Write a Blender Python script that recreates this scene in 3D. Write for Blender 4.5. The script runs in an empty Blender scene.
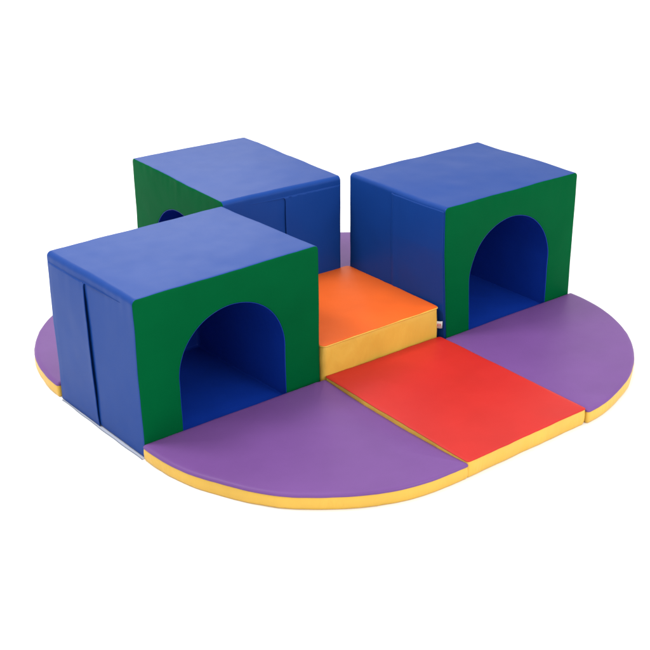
import bpy, bmesh, math, random
from mathutils import Vector, noise, Matrix

random.seed(4)
S = 0.0254                                   # everything is laid out in inches
scene = bpy.context.scene
COL = scene.collection

# ------------------------------------------------------------------ helpers
def link(name, bm, mat, parent=None, smooth=True):
    me = bpy.data.meshes.new(name)
    bmesh.ops.recalc_face_normals(bm, faces=bm.faces)
    bm.to_mesh(me); bm.free()
    for p in me.polygons:
        p.use_smooth = smooth
    me.materials.append(mat)
    o = bpy.data.objects.new(name, me)
    COL.objects.link(o)
    if parent is not None:
        o.parent = parent
    return o

def thing(name, label, cat, loc=(0, 0, 0), rz=0.0, group=None):
    o = bpy.data.objects.new(name, None)
    COL.objects.link(o)
    o.location = Vector(loc) * S
    o.rotation_euler = (0, 0, rz)
    o.empty_display_size = .1
    o['label'] = label
    o['category'] = cat
    if group:
        o['group'] = group
    return o

def nz(p, f, seed=0.0):
    return noise.noise(Vector((p[0] * f + seed, p[1] * f - seed * .7, p[2] * f + seed * .3)))

# ------------------------------------------------------------------ materials
def vinyl(name, rgb, rough=.38, wrinkle=.25, wscale=9.0, mottle=.06, spec=.5, stretch=(1, 1, 1)):
    m = bpy.data.materials.new(name)
    m.use_nodes = True
    nt = m.node_tree
    N, L = nt.nodes, nt.links
    b = N['Principled BSDF']
    tc = N.new('ShaderNodeTexCoord')
    mp = N.new('ShaderNodeMapping')
    mp.inputs['Scale'].default_value = stretch
    L.new(tc.outputs['Object'], mp.inputs['Vector'])
    # slight unevenness of the dyed sheet
    n1 = N.new('ShaderNodeTexNoise')
    n1.inputs['Scale'].default_value = 6
    n1.inputs['Detail'].default_value = 5
    L.new(mp.outputs['Vector'], n1.inputs['Vector'])
    r1 = N.new('ShaderNodeMapRange')
    r1.inputs['From Min'].default_value = .3
    r1.inputs['From Max'].default_value = .7
    r1.inputs['To Min'].default_value = 1 - mottle
    r1.inputs['To Max'].default_value = 1 + mottle
    L.new(n1.outputs['Fac'], r1.inputs['Value'])
    mx = N.new('ShaderNodeVectorMath'); mx.operation = 'SCALE'
    mx.inputs[0].default_value = rgb
    L.new(r1.outputs['Result'], mx.inputs['Scale'])
    L.new(mx.outputs['Vector'], b.inputs['Base Color'])
    # roughness variation: handled vinyl
    n4 = N.new('ShaderNodeTexNoise')
    n4.inputs['Scale'].default_value = 22
    n4.inputs['Detail'].default_value = 6
    L.new(tc.outputs['Object'], n4.inputs['Vector'])
    r2 = N.new('ShaderNodeMapRange')
    r2.inputs['To Min'].default_value = rough - .035
    r2.inputs['To Max'].default_value = rough + .035
    L.new(n4.outputs['Fac'], r2.inputs['Value'])
    L.new(r2.outputs['Result'], b.inputs['Roughness'])
    b.inputs['Specular IOR Level'].default_value = spec
    # soft wrinkles + pebble grain
    n2 = N.new('ShaderNodeTexNoise')
    n2.inputs['Scale'].default_value = wscale
    n2.inputs['Detail'].default_value = 3
    n2.inputs['Distortion'].default_value = .6
    L.new(mp.outputs['Vector'], n2.inputs['Vector'])
    b1 = N.new('ShaderNodeBump')
    b1.inputs['Strength'].default_value = wrinkle
    b1.inputs['Distance'].default_value = .006
    L.new(n2.outputs['Fac'], b1.inputs['Height'])
    v = N.new('ShaderNodeTexVoronoi')
    v.inputs['Scale'].default_value = 700
    L.new(tc.outputs['Object'], v.inputs['Vector'])
    b2 = N.new('ShaderNodeBump')
    b2.inputs['Strength'].default_value = .12
    b2.inputs['Distance'].default_value = .0004
    L.new(v.outputs['Distance'], b2.inputs['Height'])
    L.new(b1.outputs['Normal'], b2.inputs['Normal'])
    L.new(b2.outputs['Normal'], b.inputs['Normal'])
    return m

M_BLUE = vinyl('blue_vinyl', (.0056, .041, .210), rough=.42, wrinkle=.10, wscale=4.5, spec=.10, mottle=.02)
M_LINING = vinyl('lining_blue_vinyl', (.004, .034, .30), rough=.42, wrinkle=.5, wscale=7, spec=.25)
M_GREEN = vinyl('green_vinyl', (.0002, .080, .0225), rough=.42, wrinkle=.25, wscale=8, spec=.012)
M_PURPLE = vinyl('purple_vinyl', (.138, .056, .212), rough=.45, wrinkle=.2, wscale=7, spec=.18)
M_RED = vinyl('red_vinyl', (.450, .017, .0125), rough=.45, wrinkle=.2, wscale=7, spec=.2)
M_ORANGE = vinyl('orange_vinyl', (.66, .104, .012), rough=.5, wrinkle=.2, wscale=7, spec=.15)
M_YELLOW = vinyl('yellow_vinyl', (.61, .365, .052), rough=.42, wrinkle=.75, wscale=22, stretch=(1, 1, .4), spec=.3)
M_TAG = vinyl('white_tag_cloth', (.50, .48, .46), rough=.7, wrinkle=.1)
M_PRINT = vinyl('red_print', (.42, .07, .06), rough=.7, wrinkle=.05)
M_BASE = vinyl('pale_base_sheet', (.50, .53, .60), rough=.35, wrinkle=.2)
M_BIND = vinyl('grey_binding', (.20, .22, .27), rough=.5, wrinkle=.2)

def floor_material():
    m = bpy.data.materials.new('white_studio_floor')
    m.use_nodes = True
    nt = m.node_tree
    b = nt.nodes['Principled BSDF']
    n = nt.nodes.new('ShaderNodeTexNoise')
    n.inputs['Scale'].default_value = 3
    r = nt.nodes.new('ShaderNodeMapRange')
    r.inputs['To Min'].default_value = .88
    r.inputs['To Max'].default_value = .90
    nt.links.new(n.outputs['Fac'], r.inputs['Value'])
    c = nt.nodes.new('ShaderNodeCombineColor')
    for k in range(3):
        nt.links.new(r.outputs['Result'], c.inputs[k])
    nt.links.new(c.outputs['Color'], b.inputs['Base Color'])
    b.inputs['Roughness'].default_value = .9
    b.inputs['Specular IOR Level'].default_value = .1
    return m

# ------------------------------------------------------------------ soft slabs (mats and the step block)
def dense(pts, step=.45):
    out = []
    n = len(pts)
    for i in range(n):
        a, b = Vector(pts[i]), Vector(pts[(i + 1) % n])
        k = max(1, int((b - a).length / step))
        for j in range(k):
            out.append(a.lerp(b, j / k))
    return out

def round_corners(poly, corners, r):
    """poly: list of 2D points, corners: {index: radius}"""
    out = []
    n = len(poly)
    for i, p in enumerate(poly):
        p = Vector(p)
        if i in corners:
            rr = corners[i]
            a = (Vector(poly[i - 1]) - p).normalized() * rr
            b = (Vector(poly[(i + 1) % n]) - p).normalized() * rr
            for t in [k / 8 for k in range(9)]:
                out.append(((1 - t) ** 2) * (p + a) + 2 * t * (1 - t) * p + t * t * (p + b))
        else:
            out.append(p)
    return out

def inset_ring(pts, d):
    n = len(pts)
    out = []
    for i in range(n):
        t = (pts[(i + 1) % n] - pts[i - 1]).normalized()
        nrm = Vector((-t.y, t.x))            # inward for a counter-clockwise outline
        out.append(pts[i] + nrm * d)
    return out

def ccw(pts):
    a = sum(pts[i - 1].x * pts[i].y - pts[i].x * pts[i - 1].y for i in range(len(pts)))
    return pts if a > 0 else pts[::-1]

def ring_mesh(rings, cap_bottom=False, cap_top=None):
    bm = bmesh.new()
    vr = [[bm.verts.new(Vector(p) * S) for p in r] for r in rings]
    n = len(vr[0])
    for a, b in zip(vr, vr[1:]):
        for i in range(n):
            j = (i + 1) % n
            bm.faces.new((a[i], a[j], b[j], b[i]))
    if cap_bottom:
        bm.faces.new(vr[0][::-1])
    if cap_top is not None:
        c = bm.verts.new(Vector(cap_top) * S)
        last = vr[-1]
        for i in range(n):
            bm.faces.new((last[i], last[(i + 1) % n], c))
    return bm

def soft_slab(root, outline, H, side_mat, top_mat, top_name, seam_drop, sag=None, side_wob=.05,
              dome=.08, seed=0.0, roll=.35):
    pts = ccw(dense(outline))
    cen = Vector((sum(p.x for p in pts) / len(pts), sum(p.y for p in pts) / len(pts)))
    if sag is None:
        sag = lambda x, y: 0.0
    hs = H - seam_drop
    def put(prof):
        rings = []
        for (d, z, wob) in prof:
            r = inset_ring(pts, d)
            ring = []
            for p, q in zip(pts, r):
                w = side_wob * wob
                k = nz((p.x, p.y, z), .22, seed) * w * 1.6 + (nz((p.x, p.y, z * .8), .75, seed + 9) + .55 * nz((p.x, p.y, z * .5), 1.7, seed + 19)) * w
                dirn = (cen - q).normalized()
                q2 = q + dirn * k
                zz = z - sag(p.x, p.y) * min(1, z / H) + (nz((p.x, p.y, 0), .16, seed + 3) * .06 if z > .4 else 0)
                ring.append((q2.x, q2.y, zz))
            rings.append(ring)
        return rings
    side = put([(.30, 0, 0), (.10, .03, .5), (.02, .18, 1), (-.03, hs * .25, 1.1), (-.05, hs * .45, 1.2), (-.06, hs * .58, 1.2), (-.05, hs * .72, 1.2), (-.03, hs * .87, 1.0), (-.01, hs - .06, .8), (.05, hs + .05, .6)])
    link('side_band', ring_mesh(side, cap_bottom=True), side_mat, root)
    rl = roll
    topr = put([(.05, hs - .03, .6), (-.05, hs, .6), (-.075, hs + .06, .6), (-.03, hs + (H - hs) * .45, .5),
                (rl * .3, hs + (H - hs) * .78, .4), (rl * .65, hs + (H - hs) * .93, .2)])
    base = inset_ring(pts, rl * .65)
    for t in (.02, .05, .1, .2, .32, .46, .62, .8, .93):
        ring = []
        for p in base:
            q = p.lerp(cen, t)
            zz = H - (H - hs) * .07 * math.exp(-t * 40) + dome * math.sin(min(1, t * 1.6) * math.pi / 2) + nz((q.x, q.y, 0), .16, seed + 3) * .06 + nz((q.x, q.y, 0), .33, seed + 5) * .035
            zz -= sag(p.x, p.y) * max(0, 1 - t * 3)
            ring.append((q.x, q.y, zz))
        topr.append(ring)
    link(top_name, ring_mesh(topr, cap_top=(cen.x, cen.y, H + dome)), top_mat, root)

def quarter_outline(K, C, a0, a1, radii, rc=.45):
    """corner K, then an arc about C from a0 to a1 degrees; radii are spread evenly along it"""
    poly = [K]
    n = 60
    for i in range(n + 1):
        t = i / n
        f = t * (len(radii) - 1)
        k = min(int(f), len(radii) - 2)
        u = f - k
        u = u * u * (3 - 2 * u)
        r = radii[k] * (1 - u) + radii[k + 1] * u
        a = math.radians(a0 + (a1 - a0) * t)
        poly.append((C[0] + r * math.cos(a), C[1] + r * math.sin(a)))
    return round_corners(poly, {0: rc, 1: rc * .8, len(poly) - 1: rc * .8}, rc)

def quarter_mat(label, K, C, a0, a1, radii, H, seed, group, sag=None):
    root = thing('quarter_round_mat', label, 'play mat', (K[0], K[1], 0), 0, group)
    ol = [Vector((p[0] - K[0], p[1] - K[1])) for p in quarter_outline(K, C, a0, a1, radii)]
    sg = None
    if sag:
        sg = lambda x, y: sag(x + K[0], y + K[1])
    soft_slab(root, ol, H, M_YELLOW, M_PURPLE, 'top_cover', .38, sag=sg, seed=seed, side_wob=.07)
    return root

# ------------------------------------------------------------------ the floor
def build_floor():
    bm = bmesh.new()
    R = 40.0
    vs = [bm.verts.new((R * math.cos(2 * math.pi * i / 64), R * math.sin(2 * math.pi * i / 64), 0)) for i in range(64)]
    bm.faces.new(vs)
    o = link('floor', bm, floor_material(), None, False)
    o['kind'] = 'structure'
build_floor()

# ------------------------------------------------------------------ mats
GM = 'purple quarter round mats between the arms of the cross'
def sag_front(x, y):      # the edge beside the red mat is pressed down a little in its middle
    t = max(0, min(1, (-y - .5) / 23.5))
    return .42 * math.sin(math.pi * min(1, t * .96 + .03)) ** .7 if x > -.9 else 0.0
quarter_mat('nearest purple quarter round mat with yellow rim, in front of the leftmost green arch',
            (.26, -.02), (.06, -.30), 180, 270.0, [24.15, 24.35, 24.62, 24.55, 23.95], 1.86, 1.0, GM, sag_front)
quarter_mat('purple quarter round mat with yellow rim at far right, before the rightmost green arch',
            (18.42, -.58), (18.1, -.25), 270.3, 359.4, [23.95, 23.55, 23.5, 23.7, 23.7], 1.86, 22.0, GM)
quarter_mat('purple mat mostly hidden behind the closest tunnel, its rounded rim peeking out at far left',
            (-1.0, 18.95), (-.7, 18.15), 90, 180, [24.0, 24.2, 24.3, 24.3, 24.1], 1.86, 41.0, GM)
quarter_mat('purple mat glimpsed only through the narrow gap between the two rear tunnels',
            (18.25, 18.2), (18.3, 18.3), 0, 90, [23.8, 23.8, 23.8], 1.86, 63.0, GM)

red = thing('rectangular_mat', 'flat rectangular red mat with yellow sides in front of the orange step block', 'play mat', (9.1, -12.1, 0))
rp = [(.30, -.12), (-.06, -24.2), (17.95, -24.05), (18.12, -.20)]
rp = [(a - 9.1, b + 12.1) for a, b in rp]
soft_slab(red, round_corners(rp, {0: .35, 1: .35, 2: .35, 3: .35}, .35), 2.06, M_YELLOW, M_RED, 'top_cover', .12,
          seed=80, side_wob=.08, roll=.16)

# ------------------------------------------------------------------ the orange step block
blk = thing('step_block', 'low square foam block, orange top and yellow sides, centre of the play set', 'foam block', (9, 9.15, 0))
bp = [(.10, .05), (18.12, .30), (18.10, 18.0), (.12, 18.1)]
bp = [(a - 9, b - 9.15) for a, b in bp]
soft_slab(blk, round_corners(bp, {0: .55, 1: .35, 2: .55, 3: .5}, .5), 5.92, M_YELLOW, M_ORANGE, 'top_cover', .10,
          seed=120, side_wob=.10, dome=.14, roll=.22)
def piping(root, outline, z, r):
    pts = ccw(dense(outline))
    rings = []
    for k in range(9):
        a = 2 * math.pi * k / 8
        rr = inset_ring(pts, -.03 - r * math.cos(a))
        rings.append([(p.x, p.y, z + r * math.sin(a) + nz((p.x, p.y, 0), .16, 123) * .06) for p in rr])
    link('seam_piping', ring_mesh(rings), M_YELLOW, root)
piping(blk, round_corners(bp, {0: .55, 1: .35, 2: .55, 3: .5}, .5), 5.75, .10)
def tag_on_block():
    bm = bmesh.new()
    x0, x1, y, z0, z1 = 8.98, 9.54, -8.82, 3.0, 3.95
    nx, t = 6, .03
    grid = []
    for i in range(nx + 1):
        u = i / nx
        yy = y - .50 * math.sin(u * 1.6)
        x = x0 + (x1 - x0) * u
        grid.append([bm.verts.new(Vector(c) * S) for c in ((x, yy, z0), (x, yy, z1), (x, yy + t, z1), (x, yy + t, z0))])
    for a, b in zip(grid, grid[1:]):
        for k in range(4):
            bm.faces.new((a[k], a[(k + 1) % 4], b[(k + 1) % 4], b[k]))
    bm.faces.new(grid[0]); bm.faces.new(grid[-1][::-1])
    tg = link('sewn_tag', bm, M_TAG, blk)
    tg['label'] = 'small white sewn-in tag with reddish print'
    bm = bmesh.new()
    def plate(u0, u1, v0, v1):
        vs = []
        for u, v in ((u0, v0), (u1, v0), (u1, v1), (u0, v1)):
            vs.append(bm.verts.new(Vector((x0 + (x1 - x0) * u, y - .50 * math.sin(u * 1.6) - .02, z0 + (z1 - z0) * v)) * S))
        vb = [bm.verts.new(v.co + Vector((0, .008 * S, 0))) for v in vs]
        bm.faces.new(vs); bm.faces.new(vb[::-1])
        for k in range(4):
            bm.faces.new((vs[k], vs[(k + 1) % 4], vb[(k + 1) % 4], vb[k]))
    plate(.12, .62, .52, .66); plate(.12, .24, .3, .50); plate(.50, .62, .3, .50); plate(.28, .46, .34, .44)
    pm = link('printed_mark', bm, M_PRINT, tg, False)
tag_on_block()

# ------------------------------------------------------------------ arched tunnels
ZC = 7.6                                           # star centre of the opening, inches above the floor

def tunnel_angles(w, h):
    a = [2 * math.pi * i / 360 for i in range(360)]
    for (cx, cz) in ((-w / 2, 0), (w / 2, 0), (w / 2, h), (-w / 2, h), (-7, 1.5), (7, 1.5)):
        a0 = math.atan2(cz - ZC, cx)
        for k in range(-9, 10):
            a.append((a0 + k * .0055) % (2 * math.pi))
    a = sorted(set(round(x, 4) for x in a))
    out = [a[0]]
    for x in a[1:]:
        if x - out[-1] > .002:
            out.append(x)
    return out

def ray_rrect(ang, w, h, rt, rb):
    """distance along a ray from (0, ZC) to a rounded rectangle standing on z = 0"""
    dx, dz = math.cos(ang), math.sin(ang)
    t = 1e9
    if dx > 1e-9: t = min(t, (w / 2) / dx)
    if dx < -1e-9: t = min(t, (-w / 2) / dx)
    if dz > 1e-9: t = min(t, (h - ZC) / dz)
    if dz < -1e-9: t = min(t, (-ZC) / dz)
    x, z = dx * t, ZC + dz * t
    for sx in (-1, 1):
        for (zz, r, sg) in ((h, rt, 1), (0, rb, -1)):
            cx, cz = sx * (w / 2 - r), zz - sg * r
            if (x - cx) * sx > 0 and (z - cz) * sg > 0:
                ox, oz = -cx, ZC - cz
                b = ox * dx + oz * dz
                c = ox * ox + oz * oz - r * r
                disc = b * b - c
                if disc > 0:
                    t = -b + math.sqrt(disc)
    return t

def ray_arch(ang, cx0, r, zf, zs):
    """distance to the arched opening: floor zf, springing zs, half width r, centred on cx0"""
    dx, dz = math.cos(ang), math.sin(ang)
    lo, hi = 0.0, 40.0
    def inside(t):
        x, z = dx * t - cx0, ZC + dz * t
        if z < zf or abs(x) > r:
            return False
        if z > zs:
            return x * x + (z - zs) ** 2 < r * r
        return True
    for _ in range(40):
        m = (lo + hi) / 2
        if inside(m): lo = m
        else: hi = m
    return lo

def make_tunnel(label, x, y, rz, w, d, h, arch, flap, seed, shear=None, lean=0.0, slit=1.0):
    root = thing('foam_tunnel', label, 'foam tunnel', (x, y, 0), rz, 'blue and green arched foam tunnels')
    angs = tunnel_angles(w, h)
    n = len(angs)
    acx, ar, azf, azs = arch
    RT, RB = .55, .35
    outer = [ray_rrect(a, w, h, RT, RB) for a in angs]
    inner = [ray_arch(a, acx, ar, azf, azs) for a in angs]
    D = d / 2
    ed = .20                                       # rounding where panels meet the wrap
    flap_side, flap_edge, flap_dir = flap

    def soft(p):
        """how the foam gives: same shift for every part, so seams stay closed"""
        px, py, pz = p
        fx, fy, fz = px / (w / 2), py / D, (pz - h / 2) / (h / 2)
        bul = lambda a, b: max(0, 1 - a * a) * max(0, 1 - b * b)
        q = Vector(p)
        lift = min(1, pz / 1.0)
        q.x += (1 if px > 0 else -1) * abs(fx) ** 6 * bul(fy, fz) * .16
        if pz > h * .5:
            q.z += abs(fz) ** 6 * bul(fx, fy) * .20
        q.x += nz(p, .12, seed) * .10 * lift
        q.y += nz(p, .12, seed + 20) * .12 * lift
        q.z += nz(p, .12, seed + 40) * .10 * lift
        q.x += nz(p, .4, seed + 60) * .03 * lift
        q.y += nz(p, .4, seed + 70) * .03 * lift
        q.z += nz(p, .4, seed + 80) * .03 * lift
        # puckers where the cover is pulled over the upper edges, and shallow dents on the flat tops
        q.y += (1 if py > 0 else -1) * .055 * abs(fy) ** 4 * math.exp(-abs(h - pz - .5) / 1.1) * nz((px * 1.0, 3.0, pz * .25), .95, seed)
        q.x += (1 if px > 0 else -1) * .05 * abs(fx) ** 6 * math.exp(-abs(h - pz - .9) / 1.6) * nz((5.0, py, pz * .3), .8, seed)
        if pz > h * .9:
            q.z += .07 * nz((px, py, 0), .2, seed + 31)
        if shear:
            q += shear(px, py, pz, w, D, h)
        q.x += lean * (pz / h)
        # a slit in the wrap under the free edge of the flap
        if flap_side * px > w / 2 - .7 and flap_dir < 0:
            e = flap_edge(pz / h)
            t = (py - e)
            if -1.2 < t < 3.0:
                k = math.exp(-((t - .35) / .62) ** 2)
                q.x -= flap_side * .42 * slit * k * min(1, max(0, (h - .9 - pz) / 2.5)) * min(1, .25 + pz / 7)
        q.z = max(q.z, .005)
        return q

    def ring(dist, yy):
        return [soft((math.cos(a) * t, yy, ZC + math.sin(a) * t)) for a, t in zip(angs, dist)]

    # wrap: top, both sides and base in one blue sheet
    sd = [t - .004 for t in outer]
    ys = [-D + ed]
    k = 64
    for i in range(1, k):
        ys.append(-D + ed + (d - 2 * ed) * i / k)
    ys.append(D - ed)
    rings = [ring([t - .03 for t in outer], -D + ed * .35), ring([t - .012 for t in outer], -D + ed * .6)] + [ring(outer, v) for v in ys] + \
            [ring([t - .012 for t in outer], D - ed * .6), ring([t - .03 for t in outer], D - ed * .35)]
    link('outer_wrap', ring_mesh(rings), M_BLUE, root)

    # arched end panels
    for sgn, nm in ((-1, 'arch_panel'), (1, 'rear_panel')):
        Y = lambda v: sgn * (D - v)
        rs = [ring([t - .05 for t in outer], Y(ed * .6)), ring([t - .035 for t in outer], Y(ed * .35)), ring([t - .10 for t in outer], Y(ed * .12)), ring([t - .20 for t in outer], Y(0.0))]
        for u in (.06, .14, .24, .36, .5, .64, .76, .86, .94):
            rs.append(ring([(o - .20) * (1 - u) + (i + .22) * u for o, i in zip(outer, inner)], Y(-.05 * math.sin(u * math.pi))))
        if sgn > 0:
            for u in (.75, .5, .25):
                rs.append(ring([i * u for i in inner], Y(-.05 * (1 - u))))
            link(nm, ring_mesh(rs, cap_top=soft((0, Y(-.05), ZC)) ), M_GREEN, root)
            continue
        rs += [ring([i + .22 for i in inner], Y(0)), ring([i + .08 for i in inner], Y(.02)), ring([i + .06 for i in inner], Y(.08))]
        link(nm, ring_mesh(rs), M_GREEN, root)

    # lining of the passage
    rs = [ring([i + .07 for i in inner], -D + .06), ring([i + .062 for i in inner], -D + .025), ring([i + .03 for i in inner], -D + .03), ring([i - .0 for i in inner], -D + .09)]
    for i in range(25):
        v = -D + .24 + (d - .48) * i / 24
        rs.append(ring([t + .015 - (.10 * math.sin(math.pi * i / 24)) for t in inner], v))
    v = D - .26
    for u in (.97, .7, .4, .15):
        rs.append(ring([t * u for t in inner], v))
    link('passage_lining', ring_mesh(rs, cap_top=soft((0, v, ZC))), M_LINING, root)

    # overlapping closing flap on one side
    bm = bmesh.new()
    NU, NV = 80, 110
    front, back = [], []
    for j in range(NV + 1):
        v = j / NV
        zt = h - .50
        z = .10 + (zt - .10) * v
        e = flap_edge(z / h)
        far = -flap_dir * (D - ed - .05)
        fr, br = [], []
        amp = slit
        for i in range(NU + 1):
            u = i / NU                              # 0 at the free edge
            yy = e + (far - e) * u
            if flap_dir < 0:
                # at the top the edge turns and runs on as a narrow strip along the fold
                yt = (1 - v) * zt
                ext = D - ed - .3 + e
                g = 0.0
                if yt < .55: g = ext
                elif yt < 1.15: g = .6 * (1 - math.sqrt(max(0, 1 - ((1.15 - yt) / .6) ** 2)))
                yy -= g * (1 - u)
            off = .05 + (.16 * amp * math.sin(min(1, v * 1.02) * math.pi) ** .6 + .02) * math.exp(-u * 7) * (1 if flap_dir < 0 else .55)
            off *= min(1, (1 - u) * 6 + .35)
            if flap_dir > 0:
                off = .03 + .11 * math.exp(-((u - .05) / .07) ** 2)
                if u < .03: off = .05
            if flap_dir < 0 and (1 - v) * zt < .58: off = -.12
            b = soft((flap_side * (w / 2), far * .5 + yy * .5 if False else yy, z))
            # ride over the slit instead of following it
            if flap_dir < 0:
                t = yy - e
                kk = math.exp(-((t - .35) / .62) ** 2) * .42 * slit * min(1, max(0, (h - .9 - z) / 2.5)) * min(1, .25 + z / 7)
                b.x += flap_side * kk
            fr.append(bm.verts.new((b + Vector((flap_side * (off + .05), 0, 0))) * S))
            br.append(bm.verts.new((b + Vector((flap_side * min(max(off - .04, .008), off + .02), .0, 0))) * S))
        front.append(fr); back.append(br)
    for j in range(NV):
        for i in range(NU):
            bm.faces.new((front[j][i], front[j][i + 1], front[j + 1][i + 1], front[j + 1][i]))
            bm.faces.new((back[j][i], back[j + 1][i], back[j + 1][i + 1], back[j][i + 1]))
    for j in range(NV):
        for i in (0, NU):
            bm.faces.new((front[j][i], front[j + 1][i], back[j + 1][i], back[j][i]))
    for i in range(NU):
        for j in (0, NV):
            bm.faces.new((front[j][i], back[j][i], back[j][i + 1], front[j][i + 1]))
    link('closing_flap', bm, M_BLUE, root)
    return root, w, d, h

# leftmost tunnel, nearest the viewer
fe = lambda f: .10 + 1.25 * max(0, f - .25) ** 1.5
tf, w, d, h = make_tunnel('closest blue and green foam tunnel, a dark seam down its left blue side',
    -12.30, 9.21, .032, 23.85, 18.2, 18.2, (-.05, 6.95, 1.0, 7.5), (-1, fe, -1), 5.0, slit=.5)
def base_sheet():
    bm = bmesh.new()
    x0, x1, y0, y1, t = -w / 2 - .32, -w / 2 + 1.5, -d / 2 + .1, d / 2 - .6, .03
    n = 30
    g = []
    for i in range(n + 1):
        v = i / n
        yy = y0 + (y1 - y0) * v
        xx = x0 + .22 * (abs(v - .4)) ** 1.3 + .03 * math.sin(v * 23)
        g.append([bm.verts.new(Vector(c) * S) for c in ((xx, yy, .06), (x1, yy, .06), (x1, yy, .06 - t), (xx, yy, .06 - t))])
    for a, b in zip(g, g[1:]):
        for k in range(4):
            bm.faces.new((a[k], a[(k + 1) % 4], b[(k + 1) % 4], b[k]))
    bm.faces.new(g[0]); bm.faces.new(g[-1][::-1])
    o = link('base_sheet', bm, M_BASE, tf, False)
    bm = bmesh.new()
    g = []
    for i in range(n + 1):
        v = i / n
        yy = y0 + (y1 - y0) * v
        xx = x0 + .22 * (abs(v - .4)) ** 1.3 + .03 * math.sin(v * 23)
        g.append([bm.verts.new(Vector((xx - .02 + .05 * math.cos(a), yy, .052 + .045 * math.sin(a))) * S) for a in [k * math.pi / 3 for k in range(6)]])
    for a, b in zip(g, g[1:]):
        for k in range(6):
            bm.faces.new((a[k], a[(k + 1) % 6], b[(k + 1) % 6], b[k]))
    bm.faces.new(g[0]); bm.faces.new(g[-1][::-1])
    link('edge_binding', bm, M_BIND, o)
base_sheet()

# right hand tunnel
def shear_right(px, py, pz, w, D, h):
    k = max(0, 1 - pz / 13.0) * max(0, (.3 - px / (w / 2)) / 1.3) * max(0, (1 - py / D) / 2)
    return Vector((.82 * k, -.12 * k, 0))
make_tunnel('rightmost blue and green foam tunnel, its arch opening onto the far right purple mat',
    29.86, 8.72, .001, 23.3, 18.2, 18.75, (-.25, 7.2, 1.2, 8.0), (-1, lambda f: .6, 1), 33.0, shear=shear_right)

# rear tunnel, turned a quarter so its arch faces left
make_tunnel('rearmost blue and green foam tunnel, turned so its green arch faces left',
    8.50, 30.27, -math.pi / 2 - .037, 23.75, 17.8, 18.5, (.4, 6.9, 1.6, 7.3), (1, lambda f: .2, -1), 57.0, slit=.22)

# ------------------------------------------------------------------ light: a white studio
world = bpy.data.worlds.new('World')
scene.world = world
world.use_nodes = True
bg = world.node_tree.nodes['Background']
bg.inputs['Color'].default_value = (1, 1, 1, 1)
bg.inputs['Strength'].default_value = 1.2

def softbox(name, loc, aim, sx, sy, power, col=(1, 1, 1)):
    l = bpy.data.lights.new(name, 'AREA')
    l.shape = 'RECTANGLE'
    l.size, l.size_y = sx, sy
    l.energy = power
    l.color = col
    o = bpy.data.objects.new(name, l)
    COL.objects.link(o)
    o.location = loc
    o.rotation_euler = (Vector(aim) - Vector(loc)).to_track_quat('-Z', 'Y').to_euler()
    return o
ctr = (.2, .2, .2)
softbox('overhead_softbox', (.3, .3, 3.4), ctr, 2.4, 2.4, 28)
softbox('key_softbox', (-1.35, .9, 2.8), ctr, .7, .7, 52)
softbox('rear_softbox', (1.3, 3.1, 1.9), ctr, 1.5, 1.0, 18)
softbox('front_softbox', (.7, -3.2, 1.9), ctr, 1.6, 1.2, 55)

# ------------------------------------------------------------------ camera (recovered from the photograph)
Cx, Cy, Cz = -75.2455, -98.7982, 65.2188
yaw, pit, rol, f, pcx, pcy = .6587, -.4297, -.0071, 1199.9907, 331.1956, 327.751
fw = Vector((math.cos(pit) * math.sin(yaw), math.cos(pit) * math.cos(yaw), math.sin(pit)))
r = Vector((math.cos(yaw), -math.sin(yaw), 0))
u = r.cross(fw)
r2 = math.cos(rol) * r + math.sin(rol) * u
u2 = -math.sin(rol) * r + math.cos(rol) * u
cam = bpy.data.cameras.new('camera')
cam.sensor_fit = 'HORIZONTAL'
cam.sensor_width = 36
cam.lens = 36 * f / 650
cam.shift_x = (325 - pcx) / 650
cam.shift_y = (pcy - 325) / 650
cam.clip_start = .05
cam.clip_end = 300
co = bpy.data.objects.new('camera', cam)
COL.objects.link(co)
mw = Matrix((r2, u2, -fw)).transposed().to_4x4()
mw.translation = Vector((Cx, Cy, Cz)) * S
co.matrix_world = mw
scene.camera = co

scene.view_settings.view_transform = 'Standard'
scene.view_settings.look = 'None'
scene.view_settings.exposure = 0
scene.view_settings.gamma = 1
scene.render.film_transparent = False
scene.cycles.max_bounces = 8
scene.cycles.use_denoising = True
